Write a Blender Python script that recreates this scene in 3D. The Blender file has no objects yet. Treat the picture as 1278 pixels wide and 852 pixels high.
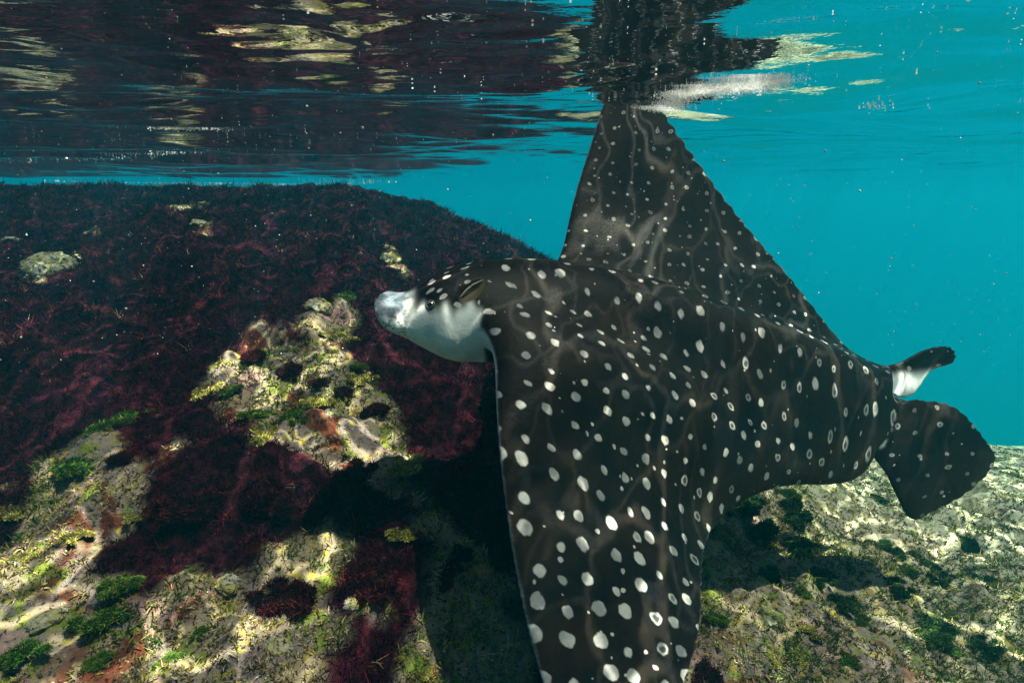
import bpy, bmesh, math, random
import numpy as np
from mathutils import Vector, noise as mnoise
from mathutils.bvhtree import BVHTree

random.seed(11)
rng = np.random.default_rng(11)
R = math.radians
scene = bpy.context.scene
col = scene.collection

# ---------------------------------------------------------------- camera
cam_data = bpy.data.cameras.new("camera")
cam_data.sensor_width = 36.0
cam_data.lens = 36.0*700.0/1278.0
cam_data.clip_start = 0.02
cam_data.clip_end = 2000.0
camera = bpy.data.objects.new("camera", cam_data)
camera.location = (0.0, 0.0, -0.20)
camera.rotation_euler = (R(90.0-14.5), 0.0, 0.0)
col.objects.link(camera)
scene.camera = camera

# ---------------------------------------------------------------- sky and sun
SUN_DIR = Vector((0.37, -0.10, 0.90)).normalized()          # towards the sun
elev = math.asin(SUN_DIR.z)
azim = math.atan2(SUN_DIR.x, SUN_DIR.y)
world = bpy.data.worlds.new("World")
scene.world = world
world.use_nodes = True
wn = world.node_tree.nodes; wl = world.node_tree.links
wn.clear()
sky = wn.new("ShaderNodeTexSky"); sky.sky_type = 'NISHITA'; sky.sun_disc = False
sky.sun_elevation = elev; sky.sun_rotation = azim
bg = wn.new("ShaderNodeBackground"); bg.inputs[1].default_value = 0.08
wo = wn.new("ShaderNodeOutputWorld")
wl.new(sky.outputs[0], bg.inputs[0]); wl.new(bg.outputs[0], wo.inputs[0])

sun_data = bpy.data.lights.new("sun", 'SUN')
sun_data.energy = 5.0
sun_data.angle = R(0.5)
sun_data.color = (1.0, 0.86, 0.66)
sun = bpy.data.objects.new("sun", sun_data)
sun.rotation_euler = SUN_DIR.to_track_quat('Z', 'Y').to_euler()
col.objects.link(sun)

scene.view_settings.view_transform = 'Standard'
scene.view_settings.look = 'None'
scene.view_settings.exposure = 2.32
scene.view_settings.gamma = 1.0
scene.view_settings.use_curve_mapping = False
cy = scene.cycles
cy.use_denoising = True
try: cy.denoiser = 'OPENIMAGEDENOISE'
except Exception: pass
cy.max_bounces = 5; cy.diffuse_bounces = 2; cy.glossy_bounces = 2
cy.transmission_bounces = 2; cy.volume_bounces = 1; cy.transparent_max_bounces = 8
cy.caustics_reflective = False; cy.caustics_refractive = False
cy.sample_clamp_indirect = 4.0

# ---------------------------------------------------------------- helpers
def tag(o, label=None, cat=None, group=None, kind=None):
    if label: o["label"] = label
    if cat: o["category"] = cat
    if group: o["group"] = group
    if kind: o["kind"] = kind
    return o

def link(o, parent=None):
    col.objects.link(o)
    if parent is not None: o.parent = parent
    return o

def np_mesh(name, verts, faces, smooth=True):
    """faces: list of (n,k) int arrays"""
    me = bpy.data.meshes.new(name)
    verts = np.asarray(verts, np.float32)
    me.vertices.add(len(verts)); me.vertices.foreach_set("co", verts.ravel())
    loops = np.concatenate([f.ravel() for f in faces]).astype(np.int32)
    counts = np.concatenate([np.full(len(f), f.shape[1], np.int32) for f in faces])
    starts = np.concatenate([[0], np.cumsum(counts)[:-1]]).astype(np.int32)
    me.loops.add(len(loops)); me.loops.foreach_set("vertex_index", loops)
    me.polygons.add(len(counts)); me.polygons.foreach_set("loop_start", starts)
    me.polygons.foreach_set("loop_total", counts)
    me.update(calc_edges=True); me.validate()
    me.polygons.foreach_set("use_smooth", np.full(len(me.polygons), smooth, bool))
    return me

def set_attr(me, name, data, typ='FLOAT'):
    a = me.attributes.new(name, typ, 'POINT')
    data = np.asarray(data, np.float32)
    a.data.foreach_set({'FLOAT': "value", 'FLOAT_VECTOR': "vector", 'FLOAT_COLOR': "color"}[typ], data.ravel())

class Nodes:
    """tiny node-graph writer"""
    def __init__(self, name):
        self.m = bpy.data.materials.new(name); self.m.use_nodes = True
        self.t = self.m.node_tree; self.t.nodes.clear()
        self.out = self.t.nodes.new("ShaderNodeOutputMaterial")
    def n(self, typ, **kw):
        nd = self.t.nodes.new("ShaderNode"+typ)
        for k, v in kw.items():
            if k.startswith("_"): setattr(nd, k[1:], v)
        return nd
    def put(self, sock, v):
        if isinstance(v, bpy.types.NodeSocket): self.t.links.new(v, sock)
        elif v is not None:
            if hasattr(sock.default_value, "__len__") and not hasattr(v, "__len__"):
                v = [v]*len(sock.default_value)
            if hasattr(sock.default_value, "__len__") and len(v) == 3 and len(sock.default_value) == 4: v = (*v, 1)
            sock.default_value = v
    def math(self, op, a, b=None, c=None, clamp=False):
        nd = self.n("Math", _operation=op, _use_clamp=clamp)
        for s, v in zip(nd.inputs, (a, b, c)): self.put(s, v)
        return nd.outputs[0]
    def vmath(self, op, a, b=None):
        nd = self.n("VectorMath", _operation=op)
        self.put(nd.inputs[0], a)
        if b is not None: self.put(nd.inputs[3 if op == 'SCALE' else 1], b)
        return nd.outputs[0]
    def noise(self, vec, scale, detail=3, rough=0.55, dist=0.0, dims='3D'):
        nd = self.n("TexNoise", _noise_dimensions=dims)
        self.put(nd.inputs["Vector"], vec)
        nd.inputs["Scale"].default_value = scale; nd.inputs["Detail"].default_value = detail
        nd.inputs["Roughness"].default_value = rough; nd.inputs["Distortion"].default_value = dist
        return nd
    def step(self, v, a, b, lo=0.0, hi=1.0):
        nd = self.n("MapRange", _interpolation_type='SMOOTHSTEP')
        for s, q in zip(nd.inputs, (v, a, b, lo, hi)): self.put(s, q)
        return nd.outputs[0]
    def mix(self, f, a, b):
        nd = self.n("Mix", _data_type='RGBA')
        self.put(nd.inputs[0], f); self.put(nd.inputs[6], a); self.put(nd.inputs[7], b)
        return nd.outputs[2]
    def attr(self, name, o=2):
        nd = self.n("Attribute", _attribute_name=name); return nd.outputs[o]
    def bump(self, h, strength, dist, normal=None):
        nd = self.n("Bump"); self.put(nd.inputs["Height"], h)
        nd.inputs["Strength"].default_value = strength; nd.inputs["Distance"].default_value = dist
        if normal is not None: self.put(nd.inputs["Normal"], normal)
        return nd.outputs[0]
    def principled(self, base, rough=0.6, spec=0.5, normal=None, **kw):
        p = self.n("BsdfPrincipled")
        self.put(p.inputs["Base Color"], base); self.put(p.inputs["Roughness"], rough)
        self.put(p.inputs["Specular IOR Level"], spec)
        if normal is not None: self.put(p.inputs["Normal"], normal)
        for k, v in kw.items(): self.put(p.inputs[k.replace("_", " ")], v)
        self.t.links.new(p.outputs[0], self.out.inputs[0])
        return p

# ---------------------------------------------------------------- terrain heights
def vnoise(x, y, seed=0):
    """smooth 2-D value noise, about -1..1"""
    xi = np.floor(x).astype(np.int64); yi = np.floor(y).astype(np.int64)
    fx = x - xi; fy = y - yi
    fx = fx*fx*fx*(fx*(fx*6-15)+10); fy = fy*fy*fy*(fy*(fy*6-15)+10)
    def hsh(a, b):
        n = (a*374761393 + b*668265263 + seed*982451653) & 0xffffffff
        n = ((n ^ (n >> 13))*1274126177) & 0xffffffff
        n = (n ^ (n >> 16)) & 0xffff
        return n/32767.5 - 1.0
    a = hsh(xi, yi); b = hsh(xi+1, yi); c = hsh(xi, yi+1); d = hsh(xi+1, yi+1)
    return (a*(1-fx)+b*fx)*(1-fy) + (c*(1-fx)+d*fx)*fy

def sstep(a, b, x):
    t = np.clip((x-a)/(b-a), 0, 1)
    return t*t*(3-2*t)

def base_height(x, y):
    x = np.asarray(x, float); y = np.asarray(y, float)
    # reef flat on the left climbs to just under the surface, sand slope on the right rolls off into deep water
    crest = -0.165 - 0.30*np.clip(y-8.0, 0, None)**1.4
    zl = -1.10 + 0.285*y
    k = 0.10
    crest = np.maximum(crest, -15.0)
    zl = crest - np.log1p(np.exp(np.clip((crest-zl)/k, -40, 40)))*k
    zr = -1.30 - 0.058*np.clip(y-0.9, 0, None)**2 - 0.05*np.clip(x-1.0, 0, None)**1.3
    zr = np.maximum(zr, -15.0 + 0*zr)
    far = np.clip(y-1, 0, 6)
    w = sstep(0, 1, (x+0.42+0.28*far)/(1.57+0.85*far))
    zb = zl*(1-w) + zr*w
    return zb - 0.10*np.exp(-((x-0.15)**2+(y-0.65)**2)/0.12)

def height(x, y):
    z = base_height(x, y)
    z = z + 0.060*vnoise(x*1.9+3.3, y*1.9+1.7, 1) + 0.034*vnoise(x*5.3, y*5.3, 2)
    rough = 0.5+0.5*vnoise(x*1.3+9, y*1.3, 7)
    z = z + (0.014+0.016*rough)*vnoise(x*13, y*13, 3) + (0.006+0.009*rough)*vnoise(x*31, y*31, 4)
    z = z + 0.0045*vnoise(x*67, y*67, 5)
    return z

def inside(poly, x, y):
    """signed-ish membership of points in a world polygon (0/1)"""
    poly = np.asarray(poly); c = np.zeros(x.shape, bool)
    j = len(poly)-1
    for i in range(len(poly)):
        xi, yi = poly[i]; xj, yj = poly[j]
        hit = ((yi > y) != (yj > y)) & (x < (xj-xi)*(y-yi)/(yj-yi+1e-12)+xi)
        c ^= hit; j = i
    return c

# bare, pale stretches of the reef (world x, y outlines); everything else on the reef side carries red weed
BARE = [[(-0.827, 1.365), (-0.751, 1.476), (-0.709, 1.599), (-0.588, 1.554), (-0.631, 1.766), (-0.54, 1.864), (-0.431, 1.574), (-0.354, 1.427), (-0.256, 1.289), (-0.208, 1.164), (-0.264, 1.124), (-0.385, 1.185), (-0.481, 1.196), (-0.552, 1.141), (-0.726, 1.243)], [(-1.057, 0.964), (-1.001, 1.096), (-0.958, 1.231), (-0.882, 1.264), (-0.767, 1.096), (-0.764, 0.917), (-0.65, 0.828), (-0.558, 0.896), (-0.43, 0.997), (-0.348, 0.905), (-0.29, 0.823), (-0.303, 0.71), (-0.274, 0.564), (-0.76, 0.549)], [(-0.223, 1.144), (-0.133, 1.046), (-0.063, 0.983), (0.017, 0.9), (0.028, 0.751), (-0.158, 0.687), (-0.163, 0.845), (-0.148, 0.957), (-0.232, 1.043)], [(-1.892, 2.134), (-1.96, 2.389), (-1.84, 2.411), (-1.725, 2.178), (-1.78, 2.067)], [(-1.452, 2.621), (-1.408, 2.644), (-1.336, 2.511), (-1.38, 2.5)], [(-0.586, 2.416), (-0.57, 2.536), (-0.467, 2.356), (-0.463, 2.246), (-0.532, 2.272)], [(-2.002, 2.644), (-2.069, 2.842), (-1.906, 2.621)], [(-0.305, 0.878), (-0.271, 0.889), (-0.256, 0.854), (-0.289, 0.846)], [(-1.875, 3.07), (-2.003, 3.584), (-1.728, 3.157), (-1.751, 2.961)]]

def bare_mask(x, y):
    x = np.asarray(x, float); y = np.asarray(y, float)
    wx = x + 0.06*vnoise(x*7, y*7, 21) + 0.04*vnoise(x*19, y*19, 22)
    wy = y + 0.06*vnoise(x*7, y*7, 23) + 0.04*vnoise(x*19, y*19, 24)
    m = np.zeros(x.shape, bool)
    for poly in BARE: m |= inside(poly, wx, wy)
    line = 0.30 - 0.02*(y-1) + 0.12*vnoise(y*2.0, y*0+3, 31) + 0.9*np.clip(y-3.2, 0, None)
    m |= (wx > line)
    m = m.astype(float)
    return m

def soft_bare(x, y):
    s = 0
    for dx, dy in ((0,0),(.012,0),(-.012,0),(0,.012),(0,-.012)): s = s + bare_mask(x+dx, y+dy)
    return s/5

# ---------------------------------------------------------------- seabed
def axis(lo, hi, c0, c1, fine, n_out):
    a = np.arange(c0, c1, fine)
    t = np.linspace(0, 1, n_out+1)[1:]
    left = c0 - (c0-lo)*(t**3.6*0.985+t*0.015); right = a[-1] + (hi-a[-1])*(t**3.6*0.985+t*0.015)
    return np.concatenate([left[::-1], a, right])

def grid_faces(nx, ny):
    i = np.arange(nx*ny).reshape(ny, nx)
    return np.stack([i[:-1,:-1], i[:-1,1:], i[1:,1:], i[1:,:-1]], -1).reshape(-1, 4)

gx = axis(-400, 400, -2.0, 2.2, 0.0095, 90); gy = axis(-300, 500, 0.45, 3.0, 0.0095, 80)
X, Y = np.meshgrid(gx, gy)
Z = height(X, Y)
seabed_me = np_mesh("seabed", np.stack([X, Y, Z], -1).reshape(-1, 3), [grid_faces(len(gx), len(gy))])
bare = soft_bare(X, Y)
set_attr(seabed_me, "bare", bare.ravel())
seabed = link(bpy.data.objects.new("seabed", seabed_me)); tag(seabed, "encrusted reef slope falling away into sandy seabed", "seabed", kind="structure")

N = Nodes("reef_crust")
geo = N.n("NewGeometry"); pos = geo.outputs["Position"]
b = N.attr("bare")
n1 = N.noise(pos, 9, 5, 0.6).outputs[0]; n2 = N.noise(pos, 31, 5, 0.65).outputs[0]
n3 = N.noise(pos, 90, 4, 0.7).outputs[0]; n4 = N.noise(pos, 5.5, 3, 0.6, 0.6).outputs[0]
n5 = N.noise(N.vmath('ADD', pos, (7.1, 3.3, 1.0)), 17, 4, 0.6).outputs[0]
c = N.mix(N.step(n1, .35, .65), (.28,.225,.145), (.19,.15,.145))                 # sand to lilac crust
c = N.mix(N.step(n2, .54, .65), c, (.36,.28,.06))                             # yellow turf
c = N.mix(N.step(n5, .54, .64), c, (.17,.21,.03))                             # olive film
c = N.mix(N.step(n4, .56, .63), c, (.10,.030,.018))
c = N.mix(N.step(N.noise(N.vmath('ADD', pos, (2.2, 8.1, 0)), 7, 4, .65).outputs[0], .56, .66), c, (.34,.20,.19))                            # brown
c = N.mix(N.step(n3, .60, .72), c, (.48,.42,.30))                             # shell grit
c = N.mix(N.step(n3, .47, .36), c, (.025,.02,.015))                            # pits
px = N.n("SeparateXYZ"); N.put(px.inputs[0], pos)
sandy = N.step(N.math('ADD', px.outputs[0], N.math('MULTIPLY', px.outputs[1], 0.4)), 1.0, 2.6)
c = N.mix(N.math('MULTIPLY', sandy, N.step(n2, .64, .48)), c, (.66,.58,.40))  # pale sand, brightened outward in colour to stand in for haze and sunlight
dark = N.mix(N.step(n2, .45, .6), (.010,.002,.005), (.035,.006,.011))
c = N.mix(b, dark, c)
c = N.mix(N.step(px.outputs[2], -2.2, -4.5), c, (.24,.22,.17))               # open sand on the deep floor
hb = N.math('ADD', N.math('MULTIPLY', n2, 0.6), N.math('MULTIPLY', n3, 0.4))
N.principled(c, 0.9, 0.03, N.bump(hb, 0.9, 0.02))
seabed_me.materials.append(N.m)

# ---------------------------------------------------------------- weed built from curled fronds
def fronds(base, dirs, length, width, colr, segs=2, curl=0.5):
    n = len(base)
    side = np.cross(dirs, rng.normal(size=(n, 3))); side /= np.linalg.norm(side, axis=1, keepdims=True)+1e-9
    bend = rng.normal(size=(n, 3))*curl
    vs = []; cs = []
    for k in range(segs+1):
        t = k/segs
        d = base + dirs*(length*t)[:, None] + bend*(length*t*t*0.6)[:, None]
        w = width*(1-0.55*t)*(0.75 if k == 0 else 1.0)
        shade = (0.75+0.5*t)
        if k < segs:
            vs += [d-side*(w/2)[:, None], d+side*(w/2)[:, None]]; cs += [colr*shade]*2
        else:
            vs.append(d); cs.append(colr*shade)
    m = len(vs)
    V = np.stack(vs, 1).reshape(-1, 3); C = np.stack(cs, 1).reshape(-1, 3)
    o = (np.arange(n)*m)[:, None]
    quads = [o+np.array([[2*k, 2*k+1, 2*k+3, 2*k+2]]) for k in range(segs-1)]
    tri = o+np.array([[2*(segs-1), 2*(segs-1)+1, 2*segs]])
    return V, C, ([np.concatenate(quads)] if quads else []) + [tri]

def weed_material(name, rough=0.7, trans=0.15):
    N = Nodes(name)
    c = N.attr("tint", 0)
    p = N.principled(c, rough, 0.03)
    return N.m
WEED = weed_material("weed")

def weed_mesh(name, parts):
    V = []; C = []; F = []; o = 0
    for v, c, f in parts:
        V.append(v); C.append(c); F += [q+o for q in f]; o += len(v)
    me = np_mesh(name, np.concatenate(V), F, True)
    C = np.concatenate(C); set_attr(me, "tint", np.c_[np.clip(C, 0, 1), np.ones(len(C))], 'FLOAT_COLOR')
    me.materials.append(WEED)
    return me

def normals(x, y, e=0.02):
    dx = (height(x+e, y)-height(x-e, y))/(2*e); dy = (height(x, y+e)-height(x, y-e))/(2*e)
    n = np.stack([-dx, -dy, np.ones_like(dx)], -1)
    return n/np.linalg.norm(n, axis=1, keepdims=True)

def scatter(n, ymax, power, want, xr=1.05):
    """points on the reef, denser close to where the reef is seen from"""
    y = 0.5 + (ymax-0.5)*rng.random(n)**power
    x = (rng.random(n)*2-1)*(y*xr+0.15)
    m = bare_mask(x, y)
    keep = (m < 0.5) if want == 0 else (m > 0.5)
    return x[keep], y[keep]

def carpet(x, y, per, lmin, lmax, wid, palette, weights, spread, lift=0.0, curl=0.5, segs=2, clump=None):
    n = len(x)
    ci = rng.choice(len(palette), n, p=np.array(weights)/sum(weights))
    pal = np.array(palette)
    tl = lmin + (lmax-lmin)*rng.random(n)
    if clump is not None: tl = tl*clump(x, y)
    nn = normals(x, y)
    z = height(x, y)
    B = np.stack([x, y, z+lift], -1)
    B = np.repeat(B, per, 0) + rng.normal(size=(n*per, 3))*np.array([.35, .35, .1])*np.repeat(tl, per)[:, None]
    D = np.repeat(nn, per, 0) + rng.normal(size=(n*per, 3))*spread
    D /= np.linalg.norm(D, axis=1, keepdims=True)
    L = np.repeat(tl, per)*(0.6+0.6*rng.random(n*per))
    tone = 1.0+0.55*vnoise(x*3.7, y*3.7, 111)+0.35*vnoise(x*11, y*11, 112)
    Cc = pal[np.repeat(ci, per)]*(0.6+0.8*rng.random((n*per, 1)))*np.repeat(np.clip(tone, .3, 2), per)[:, None]
    W = wid*(0.6+0.8*rng.random(n*per))*(0.7+0.35*np.repeat(y, per))
    return fronds(B, D, L, W, Cc, segs, curl)

RED = [(.028,.0026,.011), (.011,.0012,.007), (.060,.0075,.010), (.021,.0024,.017), (.13,.032,.020), (.26,.18,.10)]
x, y = scatter(62000, 4.2, 0.95, 0)
hump = lambda x, y: (0.55+0.8*(0.5+0.5*vnoise(x*6, y*6, 41)))*(0.75+0.16*y)
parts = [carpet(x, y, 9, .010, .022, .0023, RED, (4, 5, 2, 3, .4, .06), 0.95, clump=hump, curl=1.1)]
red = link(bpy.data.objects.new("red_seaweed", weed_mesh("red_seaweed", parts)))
tag(red, "dark maroon feathery seaweed carpeting the reef slope", "seaweed", kind="stuff")

TURF = [(.32,.27,.05), (.38,.31,.17), (.10,.12,.02), (.20,.13,.05), (.50,.42,.26), (.09,.05,.03), (.32,.22,.19)]
GTURF = [(.05,.11,.02), (.09,.14,.025), (.03,.06,.015), (.20,.19,.05), (.30,.26,.10), (.40,.33,.12)]
x, y = scatter(100000, 3.6, 1.0, 1)
dn = vnoise(x*8, y*8, 51)+0.6*vnoise(x*23, y*23, 52); gn = vnoise(x*5+4, y*5, 53)+0.5*vnoise(x*15, y*15, 54)
k = (dn > -0.40) & (gn <= .18); k2 = (gn > .18) & (rng.random(len(x)) < .75)
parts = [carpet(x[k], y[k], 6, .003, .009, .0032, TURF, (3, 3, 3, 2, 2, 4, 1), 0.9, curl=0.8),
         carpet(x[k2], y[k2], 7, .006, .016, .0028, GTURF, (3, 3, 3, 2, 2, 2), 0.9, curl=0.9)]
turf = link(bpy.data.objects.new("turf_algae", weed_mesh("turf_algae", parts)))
tag(turf, "short yellow, olive and green turf on the pale reef rock", "algae", kind="stuff")

def bush_mesh(name, n, flat, lmin, lmax, wid, palette, lobes=15, curl=0.8):
    """a lobed cushion about 1 across: dark core, fuzz of short curled fronds"""
    pal = np.array(palette); parts = []
    bm = bmesh.new(); bmesh.ops.create_icosphere(bm, subdivisions=2, radius=1.0)
    bv = np.array([v.co[:] for v in bm.verts]); bf = np.array([[v.index for v in f.verts] for f in bm.faces]); bm.free()
    for k in range(lobes):
        a = rng.random()*6.28; q = 0.42*rng.random()**.7
        c = np.array([math.cos(a)*q, math.sin(a)*q, 0.02+0.10*rng.random()*flat]); r = (0.06+0.13*rng.random()**1.5)*(1.25-q)
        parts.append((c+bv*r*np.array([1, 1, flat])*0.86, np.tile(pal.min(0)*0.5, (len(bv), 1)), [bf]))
        m = n//lobes
        d = rng.normal(size=(m, 3)); d[:, 2] = np.abs(d[:, 2])-0.25; d /= np.linalg.norm(d, axis=1, keepdims=True)
        base = c+d*r*np.array([1, 1, flat])*(0.78+.2*rng.random((m, 1)))
        dd = d+rng.normal(size=(m, 3))*0.6; dd /= np.linalg.norm(dd, axis=1, keepdims=True)
        L = lmin+(lmax-lmin)*rng.random(m)
        C = pal[rng.integers(0, len(pal), m)]*(0.55+0.9*rng.random((m, 1)))*(0.75+.5*rng.random())
        parts.append(fronds(base, dd, L, wid*(0.6+0.8*rng.random(m)), C, 2, curl))
    return weed_mesh(name, parts)

GREEN = [(.035,.12,.012), (.06,.17,.015), (.02,.06,.012), (.13,.19,.03), (.16,.15,.05)]
DKGREEN = [(.018,.055,.014), (.03,.075,.018), (.010,.03,.010), (.05,.075,.02)]
MAROON = [(.022,.003,.007), (.010,.002,.004), (.055,.008,.010)]
YEL = [(.36,.31,.06), (.26,.25,.04), (.44,.38,.15), (.14,.14,.03)]
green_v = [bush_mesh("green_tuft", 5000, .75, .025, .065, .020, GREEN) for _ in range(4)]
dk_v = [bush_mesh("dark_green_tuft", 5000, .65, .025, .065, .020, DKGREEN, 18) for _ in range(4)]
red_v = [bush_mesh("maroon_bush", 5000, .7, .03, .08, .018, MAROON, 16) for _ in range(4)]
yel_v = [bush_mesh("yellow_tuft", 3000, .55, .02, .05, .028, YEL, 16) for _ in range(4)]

def plant(name, meshes, x, y, size, label, cat, group, i, squash=1.0):
    o = bpy.data.objects.new(name, meshes[i % len(meshes)])
    o.location = (x, y, float(height(np.array([x]), np.array([y]))[0])+0.001)
    s = size*1.25
    o.scale = (s*(0.75+0.6*rng.random()), s*(0.7+0.5*rng.random()), s*squash*(.7+.5*rng.random()))
    o.rotation_euler = (rng.normal()*0.12, rng.normal()*0.12, rng.random()*6.28)
    link(o); tag(o, label, cat, group); return o

PLANTS = [
 ('g', -0.927, 1.243, 0.098, 'bright green seaweed mound above the sunlit pale slope', None),
 ('g', -0.923, 1.097, 0.094, 'dark green bushy seaweed beside the sunlit pale slope', None),
 ('g', -0.774, 0.741, 0.085, 'large bright green seaweed clump in the foreground of the pale reef slope', None),
 ('g', -0.683, 1.298, 0.052, 'small round green tuft on the pale patch ahead of the ray', None),
 ('g', -0.592, 1.219, 0.078, 'spreading green seaweed at the edge of the pale patch ahead of the ray', None),
 ('g', -0.515, 1.231, 0.062, 'low green seaweed between yellow algae on the pale patch', None),
 ('g', -0.567, 1.843, 0.09, "green seaweed tuft topping the pale patch below the ray's snout", None),
 ('g', -0.426, 1.486, 0.047, "tiny bright green tuft on pale rock below the ray's snout", None),
 ('g', -0.684, 0.796, 0.08, 'broad green seaweed bed on the pale slope', None),
 ('g', -0.678, 0.83, 0.047, 'small green seaweed tuft on the shaded pale slope', 'small green tufts on the shaded slope'),
 ('g', -0.545, 0.739, 0.042, 'small green seaweed tuft on the shaded pale slope', 'small green tufts on the shaded slope'),
 ('g', -0.652, 0.728, 0.042, 'small green seaweed tuft on the shaded pale slope', 'small green tufts on the shaded slope'),
 ('g', -0.517, 0.784, 0.028, 'small green seaweed tuft on the shaded pale slope', 'small green tufts on the shaded slope'),
 ('g', -0.239, 1.245, 0.039, 'small green seaweed tuft on the shaded pale slope', 'small green tufts on the shaded slope'),
 ('d', 0.918, 1.632, 0.14, "dark green seaweed mass just under the ray's trailing edge", None),
 ('d', 0.708, 1.43, 0.112, 'dark green seaweed beside the hanging wing', None),
 ('d', 0.828, 1.192, 0.094, 'round dark green seaweed cushion alone on the sunlit slope', None),
 ('d', 0.815, 1.375, 0.118, 'dense dark green seaweed bed in the shade of the ray', None),
 ('d', 0.789, 1.238, 0.071, 'olive green seaweed cushion on the sunlit sandy slope', 'olive cushions on the sunlit slope'),
 ('d', 1.003, 1.262, 0.072, 'olive green seaweed cushion on the sunlit sandy slope', 'olive cushions on the sunlit slope'),
 ('d', 1.267, 1.404, 0.09, 'olive green seaweed cushion on the sunlit sandy slope', 'olive cushions on the sunlit slope'),
 ('d', 1.057, 1.185, 0.093, 'olive green seaweed cushion on the sunlit sandy slope', 'olive cushions on the sunlit slope'),
 ('d', 1.172, 1.158, 0.074, 'olive green seaweed cushion on the sunlit sandy slope', 'olive cushions on the sunlit slope'),
 ('d', 1.125, 1.654, 0.095, 'olive seaweed cushion beside the white topped stone', None),
 ('d', 1.524, 2.111, 0.106, 'olive seaweed cushion just under the root of the pelvic fin', None),
 ('d', 1.343, 1.608, 0.092, 'olive green seaweed cushion on the sunlit sandy slope', 'olive cushions on the sunlit slope'),
 ('d', 1.68, 1.822, 0.091, 'olive seaweed cushion on pale sand below the pelvic fin tip', None),
 ('d', 1.425, 1.421, 0.081, 'olive green seaweed cushion on the sunlit sandy slope', 'olive cushions on the sunlit slope'),
 ('d', 0.67, 1.489, 0.106, 'olive seaweed cushion tucked in where wing and body meet', None),
 ('d', 0.665, 1.251, 0.072, 'olive green seaweed cushion on the sunlit sandy slope', 'olive cushions on the sunlit slope'),
 ('d', 1.225, 1.614, 0.081, 'olive green seaweed cushion on the sunlit sandy slope', 'olive cushions on the sunlit slope'),
 ('g', 0.457, 1.056, 0.045, 'yellow green seaweed against the hanging wing', None),
 ('g', 1.157, 1.421, 0.049, 'lime green tuft standing out on the sandy slope', None),
 ('g', 1.025, 1.155, 0.074, 'bright green seaweed fan low on the sunlit slope', None),
 ('g', 0.727, 1.202, 0.052, 'small bright green tuft on the sunlit sandy slope', 'green tufts on the sunlit slope'),
 ('g', 0.446, 0.925, 0.046, 'small bright green tuft on the sunlit sandy slope', 'green tufts on the sunlit slope'),
 ('g', 0.731, 1.006, 0.036, 'small bright green tuft on the sunlit sandy slope', 'green tufts on the sunlit slope'),
 ('g', 0.844, 1.148, 0.041, 'small bright green tuft on the sunlit sandy slope', 'green tufts on the sunlit slope'),
 ('g', 0.969, 1.765, 0.088, 'small bright green tuft on the sunlit sandy slope', 'green tufts on the sunlit slope'),
 ('g', 1.051, 1.123, 0.048, 'small bright green tuft on the sunlit sandy slope', 'green tufts on the sunlit slope'),
 ('r', -0.633, 0.986, 0.127, 'round black maroon bush in the middle of the shaded slope', None),
 ('r', -0.583, 1.408, 0.085, 'maroon bush lying across the pale patch', None),
 ('r', -0.693, 1.442, 0.072, 'small maroon bush on the upper edge of the pale patch', None),
 ('r', -0.34, 1.315, 0.085, 'dark maroon bush on the right edge of the pale patch', None),
 ('r', -0.426, 1.352, 0.05, 'dark maroon weed bush on the shaded reef', 'maroon bushes on the shaded reef'),
 ('r', -0.498, 1.375, 0.059, 'dark maroon weed bush on the shaded reef', 'maroon bushes on the shaded reef'),
 ('r', -0.409, 0.851, 0.085, 'dark maroon bush between two pale slopes', None),
 ('r', -0.122, 0.932, 0.08, 'dark maroon bush on the pale rib in the shadow of the wing', None),
 ('r', -0.256, 0.889, 0.102, 'big dark maroon bush beside the pale rib under the wing', None),
 ('r', -0.111, 0.987, 0.056, 'dark maroon weed bush on the shaded reef', 'maroon bushes on the shaded reef'),
 ('r', 0.412, 0.951, 0.082, 'reddish brown weed bush against the hanging wing', None),
 ('r', -0.828, 1.096, 0.07, 'dark maroon bush above the sunlit pale slope', None),
 ('r', -0.361, 1.096, 0.125, 'rusty maroon weed mound below the pale patch', None),
 ('r', -0.483, 1.008, 0.115, 'dark maroon weed bush on the shaded reef', 'maroon bushes on the shaded reef'),
 ('y', -0.552, 1.141, 0.082, 'yellow algae tuft below green weed on the pale patch', None),
 ('y', -0.254, 1.169, 0.075, 'yellow algae tuft at the corner of the pale patch', None),
 ('y', -0.816, 0.917, 0.052, 'yellow algae tuft on the sunlit pale slope', None),
 ('y', -0.999, 1.008, 0.065, "yellow algae crust on the slope's sunlit rim", None),
 ('y', -0.212, 0.974, 0.049, 'olive yellow algae tuft on the pale rib under the wing', None),
 ('y', -0.511, 1.608, 0.092, 'yellow algae tuft near the top of the pale patch', None),
 ('y', -0.413, 1.452, 0.083, 'yellow algae tuft on pale rock', 'yellow algae tufts on pale rock'),
 ('y', -0.478, 1.308, 0.075, 'yellow algae tuft on pale rock', 'yellow algae tufts on pale rock'),
 ('y', -0.73, 0.964, 0.048, 'yellow algae tuft on pale rock', 'yellow algae tufts on pale rock'),
 ('y', -0.873, 0.886, 0.051, 'yellow algae tuft on pale rock', 'yellow algae tufts on pale rock'),
 ('y', -0.748, 1.308, 0.065, 'yellow algae tuft on the outer tip of the pale patch', None),
 ('y', -0.153, 0.774, 0.039, 'lime yellow algae knob at the foot of the pale rib', None),
 ('y', 0.578, 1.371, 0.069, 'yellow algae tuft right behind the hanging wing', None),
 ('y', 0.684, 1.076, 0.062, 'yellow algae tuft on pale rock', 'yellow algae tufts on pale rock'),
 ('y', 0.559, 1.014, 0.051, 'yellow algae tuft on pale rock', 'yellow algae tufts on pale rock'),
 ('y', 1.182, 1.293, 0.055, 'yellow algae tuft on pale rock', 'yellow algae tufts on pale rock'),
]
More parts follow.
